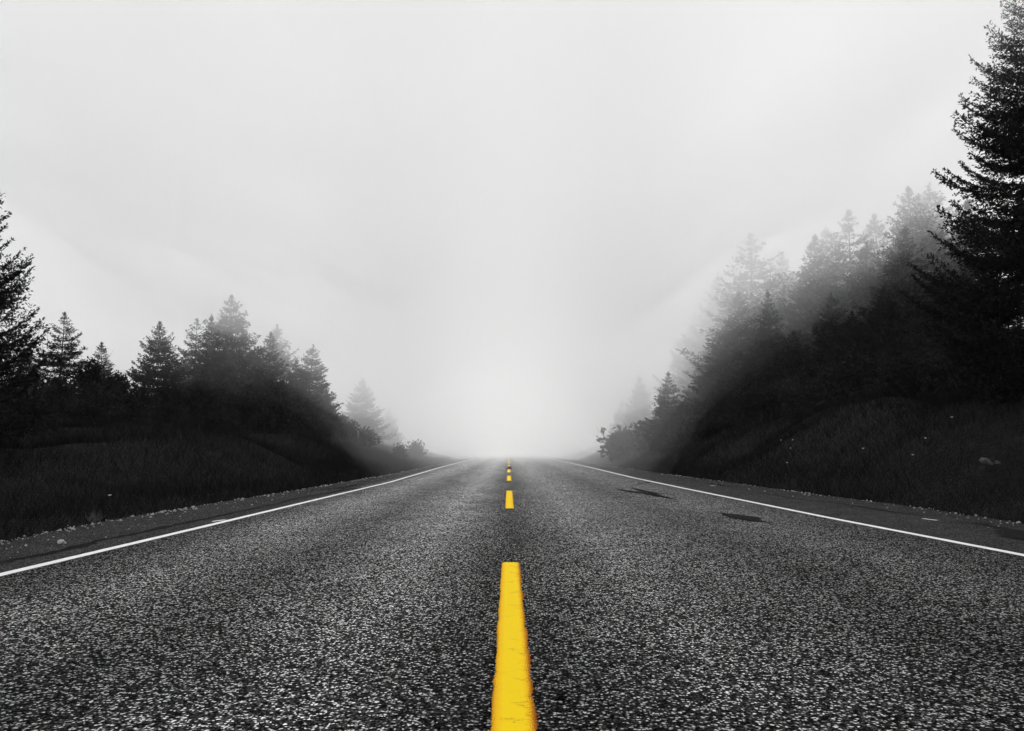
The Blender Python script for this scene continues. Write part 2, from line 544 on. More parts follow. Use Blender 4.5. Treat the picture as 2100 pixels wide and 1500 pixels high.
def tube(P, R, k=5):
    """tapered tube along points"""
    P = np.asarray(P, float); R = np.asarray(R, float)
    T = norm(np.gradient(P, axis=0))
    ref = np.where(np.abs(T[:, 2:3]) > 0.9, np.array([[1., 0, 0]]), np.array([[0, 0, 1.]]))
    U = norm(np.cross(T, ref)); Vv = np.cross(T, U)
    ang = np.linspace(0, 2 * np.pi, k, endpoint=False)
    v = (P[:, None] + R[:, None, None] * (np.cos(ang)[None, :, None] * U[:, None] + np.sin(ang)[None, :, None] * Vv[:, None])).reshape(-1, 3)
    n = len(P)
    i, j = np.meshgrid(np.arange(n - 1), np.arange(k))
    a = (i * k + j).ravel(); b = (i * k + (j + 1) % k).ravel()
    f = np.stack([a, b, b + k, a + k], -1)
    return v, f


def merge(parts):
    vs_, fs_, off = [], [], 0
    for v, f in parts:
        vs_.append(v); fs_.append(f + off); off += len(v)
    return np.concatenate(vs_), np.concatenate(fs_)


def conifer_meshes(h, rad, seed, leaf=0.12, twig_gap=0.10, whorl_gap=0.36, per=6, bare=0.06, power=0.85, upturn=0.25,
                   droop=0.25, missing=0.12, jit=0.3, fill=1.0, lo_ang=-0.25):
    rg = np.random.default_rng(seed)
    n_wh = int(h * (1 - bare) / whorl_gap)
    # trunk
    tz = np.linspace(-0.4, h, 14)
    bend = 0.012 * h
    tx = bend * np.sin(tz / h * 3 + seed); ty = bend * np.cos(tz / h * 2.3 + seed * 2)
    tx -= np.interp(0, tz, tx); ty -= np.interp(0, tz, ty)
    TP = np.stack([tx, ty, tz], -1)
    TR = np.interp(tz, [-0.4, 0, 0.6, h], [0.018 * h, 0.016 * h, 0.0125 * h, 0.008])
    tubes = [tube(TP, TR, 7)]
    B, LV, LF, TN = [], [], [], []
    off = 0
    for w in range(n_wh):
        zf = bare + (1 - bare) * (w + rg.random() * 0.7) / n_wh
        if zf > 0.985: continue
        env = (1 - zf) ** power
        env *= min(1.0, 0.62 + 2.2 * (zf - bare))                       # lowest branches a little shorter
        k = max(3, int(per * (0.75 + 0.5 * rg.random())))
        a0 = rg.random() * 6.28
        for b in range(k):
            if rg.random() < missing and zf < 0.9: continue
            az = a0 + 6.283 * b / k + rg.normal() * 0.3
            L = max(0.08, rad * env * (1 + jit * rg.normal() * 0.8))
            ang = lo_ang + (0.6 - lo_ang) * zf ** 1.6 + rg.normal() * 0.10   # lower ones sag, top ones rise
            z0 = zf * h + rg.normal() * 0.06
            base = np.array([np.interp(z0, tz, tx), np.interp(z0, tz, ty), z0])
            out = np.array([math.cos(az), math.sin(az), 0.0])
            sidev = np.array([-math.sin(az), math.cos(az), 0.0])
            sag = droop * (1 - zf)
            def curve(s):
                s = np.asarray(s)[:, None]
                return base + out * (L * s * (math.cos(ang))) + sidev * (L * 0.10 * math.sin(az * 3) * s * s) + np.array([0, 0, 1.0]) * (L * (math.sin(ang) * s - sag * s * (1 - s) * 1.6 + upturn * s ** 3 * 0.6))
            ss = np.linspace(0, 0.97, 6)
            tubes.append(tube(curve(ss), np.interp(ss, [0, 1], [0.010 + 0.012 * L, 0.004]), 3))
            # side twigs
            m = max(4, int(2 * L / twig_gap * fill))
            s = np.sort(0.10 + 0.90 * rg.random(m) ** 0.85)
            c = curve(s); tg = norm(curve(s + 0.02) - c)
            sg = np.where(np.arange(m) % 2 == 0, 1.0, -1.0) * (0.8 + 0.4 * rg.random(m))
            tl = np.clip((0.16 + 0.42 * L * (1 - s) * (0.45 + 0.55 * np.minimum(1, s * 3))) * (0.55 + 0.8 * rg.random(m)), 0.1, 0.9) * min(1.0, 0.35 + 2.5 * env)
            td = norm(tg * (0.75 + 0.3 * rg.random(m))[:, None] + sidev * (sg * (0.9 + 0.3 * rg.random(m)))[:, None] + np.array([0, 0, 1.0]) * (rg.normal(size=m) * 0.22 - 0.10)[:, None])
            # leaves along each twig (plus along the branch tip)
            cnt = np.maximum(3, (tl / (leaf * 0.42)).astype(int))
            idx = np.repeat(np.arange(m), cnt)
            u = rg.random(len(idx))
            p = c[idx] + td[idx] * (u * tl[idx])[:, None] + np.array([0, 0, -1.0]) * (0.10 * tl[idx] * u * u)[:, None]
            ax = norm(td[idx] * 0.8 + rg.normal(size=(len(idx), 3)) * 0.38)
            ln = leaf * (0.5 + 0.5 * min(1.0, env * 2.2)) * (0.65 + 0.7 * rg.random(len(idx)))
            v, f = blades(p, ax, ln, ln * (0.30 + 0.2 * rg.random(len(idx))), rg)
            LV.append(v); LF.append(f + off); off += len(v)
            TN.append(np.clip(0.5 + 0.25 * rg.normal() + 0.2 * rg.normal(size=len(f)), 0, 1))
    # leader
    m = 60
    p = TP[-1] + np.stack([rg.normal(size=m) * 0.02, rg.normal(size=m) * 0.02, -rg.random(m) * 0.8], -1)
    ax = norm(rg.normal(size=(m, 3)) * 0.5 + [0, 0, 0.9])
    v, f = blades(p, ax, leaf * (0.7 + 0.5 * rg.random(m)), np.full(m, leaf * 0.3), rg)
    LV.append(v); LF.append(f + off); TN.append(np.full(m, 0.5))
    tv, tf = merge(tubes)
    return (np_mesh('conifer_crown', np.concatenate(LV), np.concatenate(LF), attrs=np.concatenate(TN)),
            np_mesh('conifer_trunk', tv, tf, True))


def bush_meshes(h, w, seed, leaf=0.09, lumps=9, per=500, stems=9):
    rg = np.random.default_rng(seed)
    LV, LF, TN, tubes = [], [], [], []
    off = 0
    cs = []
    for i in range(lumps):
        a = rg.random() * 6.28; r = w * 0.5 * math.sqrt(rg.random()) * 0.8
        z = h * (0.25 + 0.6 * rg.random()) * (1 - 0.35 * r / (w * 0.5))
        cs.append((np.array([r * math.cos(a), r * math.sin(a), z]), 0.16 * w + 0.14 * h * rg.random()))
    cs.append((np.array([0, 0, h * 0.82]), 0.18 * h))
    for c, r in cs:
        n = int(per * (0.7 + 0.6 * rg.random()))
        d = norm(rg.normal(size=(n, 3)))
        p = c + d * (r * (rg.random(n) ** 0.45) * (0.75 + 0.5 * vnoise(d[:, 0] * 3 + 7, d[:, 1] * 3 + d[:, 2] * 2, seed)))[:, None]
        p[:, 2] = np.maximum(p[:, 2], 0.03)
        ax = norm(d * 0.6 + rg.normal(size=(n, 3)) * 0.7)
        ln = leaf * (0.6 + 0.8 * rg.random(n))
        v, f = blades(p, ax, ln, ln * 0.55, rg)
        LV.append(v); LF.append(f + off); off += len(v)
        TN.append(np.clip(0.5 + 0.2 * rg.normal() + 0.2 * rg.normal(size=n), 0, 1))
        s = np.linspace(0, 1, 6)[:, None]
        P = np.array([c[0] * .15, c[1] * .15, -0.1]) * (1 - s) + (c + [0, 0, r * .6]) * s + np.array([c[0], c[1], 0]) * 0.15 * np.sin(s * 3)
        tubes.append(tube(P, np.linspace(0.010 + 0.006 * h, 0.004, 6), 4))
    for i in range(stems):
        a = rg.random() * 6.28; L = h * (0.75 + 0.4 * rg.random())
        s = np.linspace(0, 1, 6)
        P = np.stack([w * .42 * np.cos(a) * s ** 1.3, w * .42 * np.sin(a) * s ** 1.3, L * s], -1) + rg.normal(size=(6, 3)) * 0.03 * h * s[:, None]
        tubes.append(tube(P, np.linspace(0.008 + 0.004 * h, 0.003, 6), 4))
    tv, tf = merge(tubes)
    return (np_mesh('bush_foliage', np.concatenate(LV), np.concatenate(LF), attrs=np.concatenate(TN)), np_mesh('bush_stems', tv, tf, True))


def place_tree(name, meshes, x, y, s, rz, label, group, cat='tree', mats=None, parts=('crown', 'trunk'), sx=1.0, z=None):
    zz = float(terrain_z(x, y)) if z is None else z
    r = empty(name, (x, y, zz), rz)
    r.scale = (s * sx, s * sx, s)
    if cat == 'tree':                                            # every tree leans a little its own way
        r.rotation_euler = (0.025 * math.sin(x * 7.1 + y), 0.025 * math.cos(x * 3.3 - y * 2), rz)
    tag(r, label, cat, group)
    mats = mats or (M_NEEDLE, M_BARK)
    link_mesh(parts[0], meshes[0], mats[0], r)
    link_mesh(parts[1], meshes[1], mats[1], r)
    return r


# ---- the two tall near conifers
NEAR_R = conifer_meshes(15.0, 5.8, 21, leaf=0.112, twig_gap=0.055, whorl_gap=0.32, per=8, bare=0.03, power=1.0, upturn=0.5, droop=0.35, missing=0.14, jit=0.17, lo_ang=-0.35)
NEAR_L = conifer_meshes(10.0, 3.1, 33, leaf=0.085, twig_gap=0.055, whorl_gap=0.28, per=9, bare=0.03, power=1.0, upturn=0.6, droop=0.4, missing=0.16, jit=0.17, lo_ang=-0.10)


def tree_by_px(name, meshes, h_mesh, px, py_top, Y, rz, label, group, sx=1.0):
    """a tree standing on the terrain at distance Y whose top reaches the height seen at (px, py_top)"""
    x, _, zt = at_depth(px, py_top, Y)
    z0 = float(terrain_z(x, Y))
    s = (zt - z0) / h_mesh
    return place_tree(name, meshes, x, Y, s, rz, label, group, sx=sx, z=z0)


GR, GL = 'conifers on the right bank', 'conifers on the left bank'
tree_by_px('conifer', NEAR_R, 15.0, 2152, -110, 18.0, 0.4, 'tall black conifer cut off by the right edge of the photo, nearest on that side', GR)
tree_by_px('conifer', NEAR_L, 10.0, -92, 165, 18.0, 1.1, 'tall black conifer cut off by the left edge of the photo, nearest on that side', GL)

KINDS = []
for i, (h, r, sd_) in enumerate([(13, 4.4, 41), (13, 3.9, 42), (13, 5.0, 43), (13, 3.4, 44)]):
    KINDS.append(conifer_meshes(h, r, sd_, leaf=0.24, twig_gap=0.13, whorl_gap=0.36, per=9, bare=0.04, power=0.88, upturn=0.35, droop=0.3, missing=0.10, jit=0.28))
SPARSE = conifer_meshes(13, 4.2, 55, leaf=0.22, twig_gap=0.13, whorl_gap=0.42, per=7, bare=0.05, power=0.8, upturn=0.35, droop=0.3, missing=0.22, jit=0.25, fill=0.9)

# left side: px of the top, y of the top, distance, mesh, label
left_trees = [
    (128, 640, 33, SPARSE, 1.0, 'open-branched conifer just right of the black tree at the left edge'),
    (211, 703, 38, KINDS[1], 1.0, 'short pointed conifer standing above the bushes left of the gap in the trees'),
    (332, 662, 38, KINDS[2], 0.95, 'broad dense conifer right of the gap in the trees on the left bank'),
    (400, 655, 41, SPARSE, 0.95, 'thin gappy conifer between the broad conifer and the tall cluster on the left'),
    (439, 648, 39, KINDS[3], 0.9, 'narrow conifer on the left shoulder of the tallest conifer of the left cluster'),
    (493, 607, 41, KINDS[2], 0.95, 'tallest conifer of the left cluster, its tip fading into fog'),
    (553, 683, 40, KINDS[1], 1.0, 'lower dark conifer just right of the tallest conifer of the left cluster'),
    (580, 668, 47, KINDS[0], 1.0, 'pale fogged conifer behind the lower dark one of the left cluster'),
    (632, 708, 43, KINDS[0], 1.05, 'rightmost dark conifer of the left cluster, sloping down to the road'),
    (674, 800, 44, KINDS[1], 1.0, 'small conifer at the foot of the left cluster on its road side'),
    (795, 840, 72, KINDS[2], 1.0, 'faintest conifer in fog nearest the road on the left'),
    (745, 775, 62, KINDS[0], 1.2, 'faint grey conifer in fog just right of the left cluster'),
    (465, 690, 45, KINDS[0], 1.1, 'dense conifer filling the gap behind the narrow one of the left cluster'),
    (525, 720, 44, KINDS[1], 1.3, 'broad low conifer just behind the right flank of the tallest left one'),
    (600, 740, 41, KINDS[2], 1.1, 'dark broad conifer in front of the rightmost pair of the left cluster'),
    (362, 760, 40, KINDS[0], 1.2, 'low dark conifer at the right foot of the broad one by the gap'),
    (420, 760, 37, KINDS[2], 1.1, 'low broad conifer in front of the thin gappy one on the left'),
    (60, 720, 28, KINDS[1], 1.2, 'dark conifer half hidden by the black tree at the left edge'),
    (660, 770, 47, KINDS[3], 1.2, 'grey conifer stepping down behind the small one at the road side'),
    (270, 800, 44, KINDS[3], 1.0, 'small distant conifer low in the gap of the left tree line'),
]
for k, (px, py, Y, me, sx, lab) in enumerate(left_trees):
    hm = 13
    tree_by_px('conifer', me, hm, px, py, Y, 1.7 * k + 0.3, lab, GL, sx * 1.1)

right_trees = [
    (1980, 408, 38, KINDS[3], 1.0, 'dark conifer tip peeping out beside the big black tree at the right edge'),
    (1915, 378, 43, KINDS[0], 1.0, 'tall pale conifer with light gaps left of the big black tree on the right'),
    (1866, 386, 40, KINDS[2], 0.85, 'tall fog-topped conifer, the highest full one of the right tree line'),
    (1800, 435, 45, KINDS[1], 0.9, 'faint conifer leaning behind the highest one of the right tree line'),
    (1742, 433, 44, SPARSE, 1.05, 'gappy conifer showing sky through its branches in the right tree line'),
    (1658, 485, 44, KINDS[1], 1.0, 'narrow dense conifer between the two gappy ones on the right'),
    (1535, 478, 46, SPARSE, 1.25, 'wide open-crowned conifer left of the narrow dense one on the right'),
    (1582, 597, 39, KINDS[3], 0.85, 'slim dark conifer standing in front of the wide open-crowned one'),
    (1478, 560, 56, KINDS[0], 1.0, 'pale conifer dissolving in fog at the left flank of the wide open-crowned one'),
    (1428, 640, 60, KINDS[2], 0.9, 'very faint conifer at the road side end of the right tree line'),
    (1369, 763, 44, KINDS[3], 1.15, 'small dark conifer alone on the bank at the road end of the right trees'),
    (1312, 770, 62, KINDS[0], 0.9, 'faint conifer in fog just left of the small dark conifer'),
    (1275, 822, 66, KINDS[1], 1.1, 'faintest small conifer in fog nearest the road on the right'),
    (1700, 600, 38, KINDS[0], 1.0, 'dark conifer low in front of the gappy one in the right tree line'),
    (1800, 590, 35, KINDS[2], 0.8, 'dark broad conifer in front of the highest one of the right tree line'),
    (1885, 610, 33, KINDS[1], 1.0, 'black conifer low against the foot of the big black tree on the right'),
    (1480, 690, 44, KINDS[2], 0.8, 'dark grey conifer below the wide open-crowned one on its road side'),
    (1630, 680, 37, KINDS[3], 1.1, 'dark low conifer right of the slim one in the right tree line'),
    (1600, 520, 52, KINDS[2], 0.8, 'pale pointed conifer in the notch right of the wide open-crowned one'),
    (1700, 470, 50, KINDS[3], 1.2, 'pale slim conifer left beside the gappy one on the right'),
    (1890, 405, 48, KINDS[3], 1.2, 'pale slim conifer between the two highest ones on the right'),
    (1620, 560, 50, KINDS[0], 1.1, 'pale conifer filling the gap left of the narrow dense one on the right'),
    (1700, 520, 50, KINDS[2], 1.0, 'pale conifer filling the gap right of the narrow dense one on the right'),
    (1775, 500, 42, KINDS[0], 1.1, 'grey conifer between the gappy one and the highest one on the right'),
    (1835, 470, 37, KINDS[3], 1.2, 'dark grey conifer at the left shoulder of the highest one on the right'),
    (1930, 455, 42, KINDS[1], 1.2, 'dark conifer right below the tall pale one by the big black tree'),
    (1510, 600, 42, KINDS[1], 1.2, 'grey conifer in front of the wide open-crowned one'),
    (1550, 690, 39, KINDS[0], 1.2, 'dark conifer left below the slim dark one on the right bank'),
    (1445, 720, 48, KINDS[0], 1.1, 'grey conifer at the thinning left end of the right tree line'),
    (1740, 640, 35, KINDS[2], 1.0, 'black broad conifer right of the dark low pair on the right'),
    (1985, 560, 28, KINDS[2], 0.9, 'black conifer hidden half behind the big black tree on the right'),
]
for k, (px, py, Y, me, sx, lab) in enumerate(right_trees):
    tree_by_px('conifer', me, 13, px, py, Y, 2.1 * k + 0.8, lab, GR, sx * 1.15)

# ---- bushes
BUSH = [bush_meshes(3.2, 3.4, 71, 0.16, 11, 500), bush_meshes(2.6, 3.2, 72, 0.15, 10, 500), bush_meshes(1.2, 1.6, 73, 0.10, 8, 320), bush_meshes(3.6, 2.6, 74, 0.14, 5, 170, 26), bush_meshes(1.2, 1.5, 75, 0.17, 14, 60, 16)]


def bush_by_px(k, h_mesh, px, py_top, Y, lab, group, sx=1.0):
    x, _, zt = at_depth(px, py_top, Y)
    z0 = float(terrain_z(x, Y)) - 0.05
    s = max(0.25, (zt - z0) / h_mesh)
    return place_tree('bush', BUSH[k], x, Y, s, px * 0.37, lab, group, 'bush', (M_LEAF, M_BARK), ('foliage', 'stems'), sx, z0)


GB, GBR = 'bushes along the left bank', 'bushes along the right bank'
for k, h, px, py, Y, lab, sx in [
    (3, 3.6, 62, 700, 24, 'twiggy half-bare bush at the foot of the black tree on the left edge', 1.0),
    (0, 3.2, 185, 738, 33, 'round leafy bush between the two leftmost fogged conifers', 0.9),
    (1, 2.6, 248, 765, 35, 'leafy bush at the left rim of the gap in the left tree line', 0.9),
    (0, 3.2, 120, 775, 30, 'dark bush under the open-branched conifer on the left', 1.0),
    (1, 2.6, 20, 790, 22, 'black bush under the tree at the left edge', 1.2),
    (1, 2.6, 290, 800, 36, 'low bush at the foot of the broad conifer by the gap', 0.8),
    (0, 3.2, 210, 810, 29, 'broad dark bush low in front of the gap on the left', 1.3),
    (1, 2.6, 345, 830, 34, 'dark bush under the broad conifer on the left', 1.2),
    (0, 3.2, 450, 830, 36, 'dark bush under the tallest conifers of the left cluster', 1.1),
    (1, 2.6, 560, 825, 38, 'dark bush under the right half of the left cluster', 1.2),
    (1, 2.6, 700, 850, 46, 'grey bush at the road side foot of the left cluster', 1.0),
    (4, 1.2, 745, 880, 48, 'small bush in thin fog right of the left cluster', 1.2),
    (4, 1.2, 818, 912, 50, 'tiny dark roadside bush beside the left shoulder in the fog', 0.7),
    (4, 1.2, 850, 906, 62, 'faint roadside bush behind the tiny dark one on the left', 0.9),
    (0, 3.2, 90, 845, 26, 'lowest dark bush on the verge below the left edge trees', 1.3),
    (1, 2.6, 640, 855, 40, 'low dark bush before the rightmost conifer of the left cluster', 1.1),
]:
    bush_by_px(k, h, px, py, Y, lab, GB, sx)
for k, h, px, py, Y, lab, sx in [
    (1, 2.6, 1405, 825, 43, 'low dark bush right beside the small lone conifer', 0.9),
    (0, 3.2, 1470, 790, 41, 'dark bush left of the slim dark conifer on the right bank', 1.1),
    (1, 2.6, 1560, 775, 36, 'dark bush at the foot of the slim dark conifer', 1.2),
    (0, 3.2, 1660, 750, 33, 'black bush under the narrow dense conifer on the right', 1.2),
    (0, 3.2, 1770, 720, 30, 'black bush under the highest conifers of the right tree line', 1.3),
    (1, 2.6, 1880, 720, 26, 'black bush left of the big tree trunk on the right', 1.3),
    (0, 3.2, 1990, 700, 24, 'black bush under the big tree at the right edge', 1.2),
    (0, 3.2, 2085, 680, 20, 'black bush at the right edge of the photo under the big tree', 1.3),
    (4, 1.2, 1275, 880, 52, 'pale low bush in fog on the right bank', 1.2),
    (2, 1.2, 1330, 862, 48, 'grey low bush left of the small lone conifer', 1.2),
]:
    bush_by_px(k, h, px, py, Y, lab, GBR, sx)

# ---- grass on both banks (nobody could count it)
def grass_patch(name, n, seed, mat, lo, hi, width, where, label):
    rg = np.random.default_rng(seed)
    Y = 5 + 75 * rg.random(n) ** 1.35
    right = rg.random(n) < 0.55
    d = rg.random(n) ** 1.2 * 16
    X = np.where(right, EDGE_R(Y) + 0.04 + d, EDGE_L(Y) - 0.04 - d)
    keep = where(X, Y, d, rg) & (np.abs(X / Y) < 0.75)
    X, Y, d = X[keep], Y[keep], d[keep]
    n = len(X)
    z = terrain_z(X, Y)
    clump = vnoise(X * 0.9, Y * 0.9, seed)
    hgt = (lo + (hi - lo) * rg.random(n)) * (0.5 + clump) * (0.35 + 0.65 * sstep(0, 1.2, d))
    lean = rg.normal(size=(n, 2)) * 0.75
    a = rg.random(n) * 6.28
    w = width * (0.6 + 0.8 * rg.random(n)) * np.clip(Y / 18, 0.8, 3)
    sx_, sy_ = np.cos(a) * w / 2, np.sin(a) * w / 2
    b0 = np.stack([X - sx_, Y - sy_, z - 0.03], -1)
    b1 = np.stack([X + sx_, Y + sy_, z - 0.03], -1)
    t = np.stack([X + lean[:, 0] * hgt, Y + lean[:, 1] * hgt, z + hgt], -1)
    v = np.stack([b0, b1, t], 1).reshape(-1, 3)
    f = np.arange(3 * n).reshape(n, 3)
    o = link_mesh(name, np_mesh(name, v, f, attrs=np.clip(rg.normal(0.45, 0.12, n) + (clump - .5) * .5, 0, 1)), mat)
    tag(o, label, kind='stuff')
    return o


grass_patch('grass', 640000, 91, M_GRASS, 0.10, 0.36, 0.008, lambda X, Y, d, rg: np.ones(len(X), bool), 'dark grass covering both roadside banks')
grass_patch('dry_grass', 150000, 92, M_DRY, 0.15, 0.4, 0.012,
            lambda X, Y, d, rg: (X < 0) & (d > 2.6) & (d < 7.5) & (Y > 19) & (Y < 36) & (vnoise(X * 0.5, Y * 0.4, 17) + 0.3 * rg.random(len(X)) > 0.55),
            'paler dry grass along the top of the left bank')

# ---- gravel along the asphalt edges
def stones(n, seed):
    rg = np.random.default_rng(seed)
    ico = np.array([[1, 0, 0], [-1, 0, 0], [0, 1, 0], [0, -1, 0], [0, 0, 1], [0, 0, -1]], float)
    tri = np.array([[0, 2, 4], [2, 1, 4], [1, 3, 4], [3, 0, 4], [2, 0, 5], [1, 2, 5], [3, 1, 5], [0, 3, 5]])
    Y = 4 + 70 * rg.random(n) ** 1.5
    left = rg.random(n) < 0.6
    off = rg.normal(size=n) * 0.16 + 0.02
    stray = rg.random(n) < 0.12
    off = np.where(stray, -rg.random(n) * 0.9, off)
    X = np.where(left, EDGE_L(Y) - off, EDGE_R(Y) + off)
    keep = (vnoise(Y * 1.3, X * 0 + 3, 8) + 0.5 * rg.random(n) > 0.62) | stray
    X, Y, off, stray, left = X[keep], Y[keep], off[keep], stray[keep], left[keep]; n = len(X)
    r = 0.006 + 0.012 * rg.random(n) ** 2 + 0.012 * (rg.random(n) > 0.95)
    r = np.where(stray, r * 0.7, r)
    z = np.where(off < 0.02, 0.002, np.maximum(terrain_z(X, Y), -0.06 - 0.3 * 0)) + r * 0.4
    z = np.where(off >= 0.02, np.maximum(z, -0.02 - off * 0.1), z)
    c = np.stack([X, Y, z], -1)
    S = r[:, None] * (0.7 + 0.6 * rg.random((n, 3))) * np.array([1.2, 1.2, 0.75])
    v = c[:, None] + ico[None] * S[:, None] * (0.8 + 0.4 * rg.random((n, 6, 1)))
    f = tri[None] + 6 * np.arange(n)[:, None, None]
    return np_mesh('gravel', v.reshape(-1, 3), f.reshape(-1, 3))


tag(link_mesh('gravel', stones(4200, 5), M_STONE), 'loose pale gravel scattered along the edges of the asphalt', kind='stuff')


# ---- single stones, weeds, flowers, debris
def lump_mesh(name, sx, sy, sz, seed, sub=3, amp=0.35):
    import bmesh
    bm = bmesh.new()
    bmesh.ops.create_icosphere(bm, subdivisions=sub, radius=1.0)
    for v in bm.verts:
        c = v.co
        n = float(vnoise(c.x * 1.7 + seed, c.y * 1.7 + c.z * 2.1, seed)) - 0.5
        n2 = float(vnoise(c.x * 4 + seed, c.y * 4 + c.z * 3.7, seed + 3)) - 0.5
        k = 1 + amp * 2 * n + amp * n2
        v.co = Vector((c.x * sx * k, c.y * sy * k, max(c.z, -0.35) * sz * k))
    me = bpy.data.meshes.new(name)
    bm.to_mesh(me); bm.free()
    return me


def rock(px, py, size, seed, lab, z=None, group=None):
    if z is None:
        x, y = ground_at(px, py); zz = 0.0
    else:
        x, y, zz = z
    o = link_mesh('rock', lump_mesh('rock', size * .6, size * .5, size * .45, seed), M_ROCK if z else M_STONE)
    o.location = (x, y, zz + size * .12)
    o.rotation_euler = (0, 0, seed)
    tag(o, lab, 'rock', group)
    return o


def on_terrain(px, py):
    d = ray(px, py)
    best = None
    for t in np.linspace(4, 90, 4000):
        p = np.array([0, 0, CAM_H]) + d * t
        if p[2] < float(terrain_z(p[0], p[1])) + 0.02:
            return float(p[0]), float(p[1]), float(terrain_z(p[0], p[1]))
    return None


rock(127, 1115, 0.06, 3, 'fist-sized pale stone lying on the left paved shoulder')
for px, py, s, sd_, lab in [(2022, 962, 0.17, 5, 'biggest pale rock in the dark grass of the right bank'),
                            (2033, 965, 0.07, 6, 'middle small rock beside the biggest one on the right bank'),
                            (2047, 964, 0.09, 7, 'small rock at the right end of the trio on the right bank')]:
    p = on_terrain(px, py)
    if p: rock(px, py, s, sd_, lab, (p[0], p[1], p[2] + 0.12), 'rocks on the right bank')

x, y = ground_at(1044, 962.5)
deb = link_mesh('road_debris', lump_mesh('road_debris', 0.10, 0.12, 0.11, 9), M_DEBRIS)
deb.location = (x + 0.04, y, 0.03)
tag(deb, 'small black lump of debris lying on the yellow centre line far ahead', 'debris')
deb2 = link_mesh('road_debris', lump_mesh('road_debris_bit', 0.05, 0.07, 0.05, 12), M_DEBRIS)
deb2.location = (x - 0.08, y - 0.9, 0.016)
tag(deb2, 'tiny black scrap just left of the debris lump on the centre line', 'debris')


def flower(px, py, lab, size=0.022):
    p = on_terrain(px, py)
    if not p: return
    rg = np.random.default_rng(int(px * 7 + py))
    h = 0.34
    r = empty('wildflower', (p[0], p[1] - 0.25, float(terrain_z(p[0], p[1] - 0.25))), rg.random() * 6)
    tag(r, lab, 'flower', 'white wildflowers in the banks')
    s = np.linspace(0, 1, 5)
    v, f = tube(np.stack([0.04 * s * s, 0.02 * s, h * s - 0.02], -1), np.full(5, 0.003), 4)
    link_mesh('stem', np_mesh('stem', v, f), M_BARK, r)
    n = 14
    a = np.linspace(0, 6.283, n, endpoint=False)
    ax = norm(np.stack([np.cos(a), np.sin(a), 0.25 + 0.5 * rg.random(n)], -1))
    v, f = blades(np.tile([[0.04, 0.02, h - 0.02]], (n, 1)), ax, np.full(n, size * 1.3), np.full(n, size * .8), rg)
    link_mesh('petals', np_mesh('petals', v, f), M_FLOWER, r)


for px, py, lab in [(1608, 971, 'white flower on the right bank lowest and closest to the road edge'),
                    (1598, 922, 'left one of the pair of white flowers high on the right bank'),
                    (1619, 922, 'right one of the pair of white flowers high on the right bank'),
                    (1618, 940, 'white flower directly below the pair on the right bank'),
                    (1765, 947, 'faint white flower between the flower pair and the rocks on the right bank'),
                    (1866, 961, 'single white flower left of the rocks on the right bank'),
                    (1943, 885, 'white flower highest on the right bank, above the rocks'),
                    (1886, 926, 'white flower up the bank left above the rocks'),
                    (243, 1053, 'single white flower in the dark grass of the left verge')]:
    flower(px, py, lab)

# pale weed on the left verge
x, y, z = on_terrain(190, 1071)
wr = empty('weed', (x, y, z))
tag(wr, 'pale dry weed leaning over the gravel edge of the left shoulder', 'weed')
rg = np.random.default_rng(4)
n = 40
ax = norm(np.stack([0.45 + rg.normal(size=n) * .5, rg.normal(size=n) * .4, 0.6 + rg.random(n)], -1))
v, f = blades(np.stack([rg.normal(size=n) * .03, rg.normal(size=n) * .03, np.zeros(n)], -1), ax, 0.08 + 0.14 * rg.random(n), np.full(n, 0.014), rg)
M_WEED = leaf_material('dry_weed_leaves', 0.12, 0.2)
link_mesh('leaves', np_mesh('leaves', v, f, attrs=rg.random(n)), M_WEED, wr)
v, f = tube(np.array([[0, 0, -.02], [.03, 0, .08], [.09, 0, .17], [.13, .01, .2]]), np.array([.005, .004, .003, .002]), 4)
link_mesh('stem', np_mesh('stem', v, f), M_BARK, wr)

# ---------------------------------------------------------------- fog
def closed_box(name, x0, x1, y0, y1, z0, z1):
    v = [(x0, y0, z0), (x1, y0, z0), (x1, y1, z0), (x0, y1, z0), (x0, y0, z1), (x1, y0, z1), (x1, y1, z1), (x0, y1, z1)]
    f = [(0, 3, 2, 1), (4, 5, 6, 7), (0, 1, 5, 4), (1, 2, 6, 5), (2, 3, 7, 6), (3, 0, 4, 7)]
    return poly_mesh(name, v, f)


HAZE_D = 0.0003


FOG_AZ = np.radians([-180, -90, -31, -26.0, -22.1, -19.0, -16.0, -13.0, -10.5, -7.9, -5.0, 0, 5.1, 7.7, 10.6, 12.8, 15.5, 19.1, 22, 25.2, 28.8, 31.8, 60, 180])
FOG_S0 = np.array([.20, .20, .17, .105, .09, .087, .085, .068, .032, .005, -.04, -.08, -.04, .005, .042, .065, .118, .138, .15, .165, .19, .24, .32, .20])


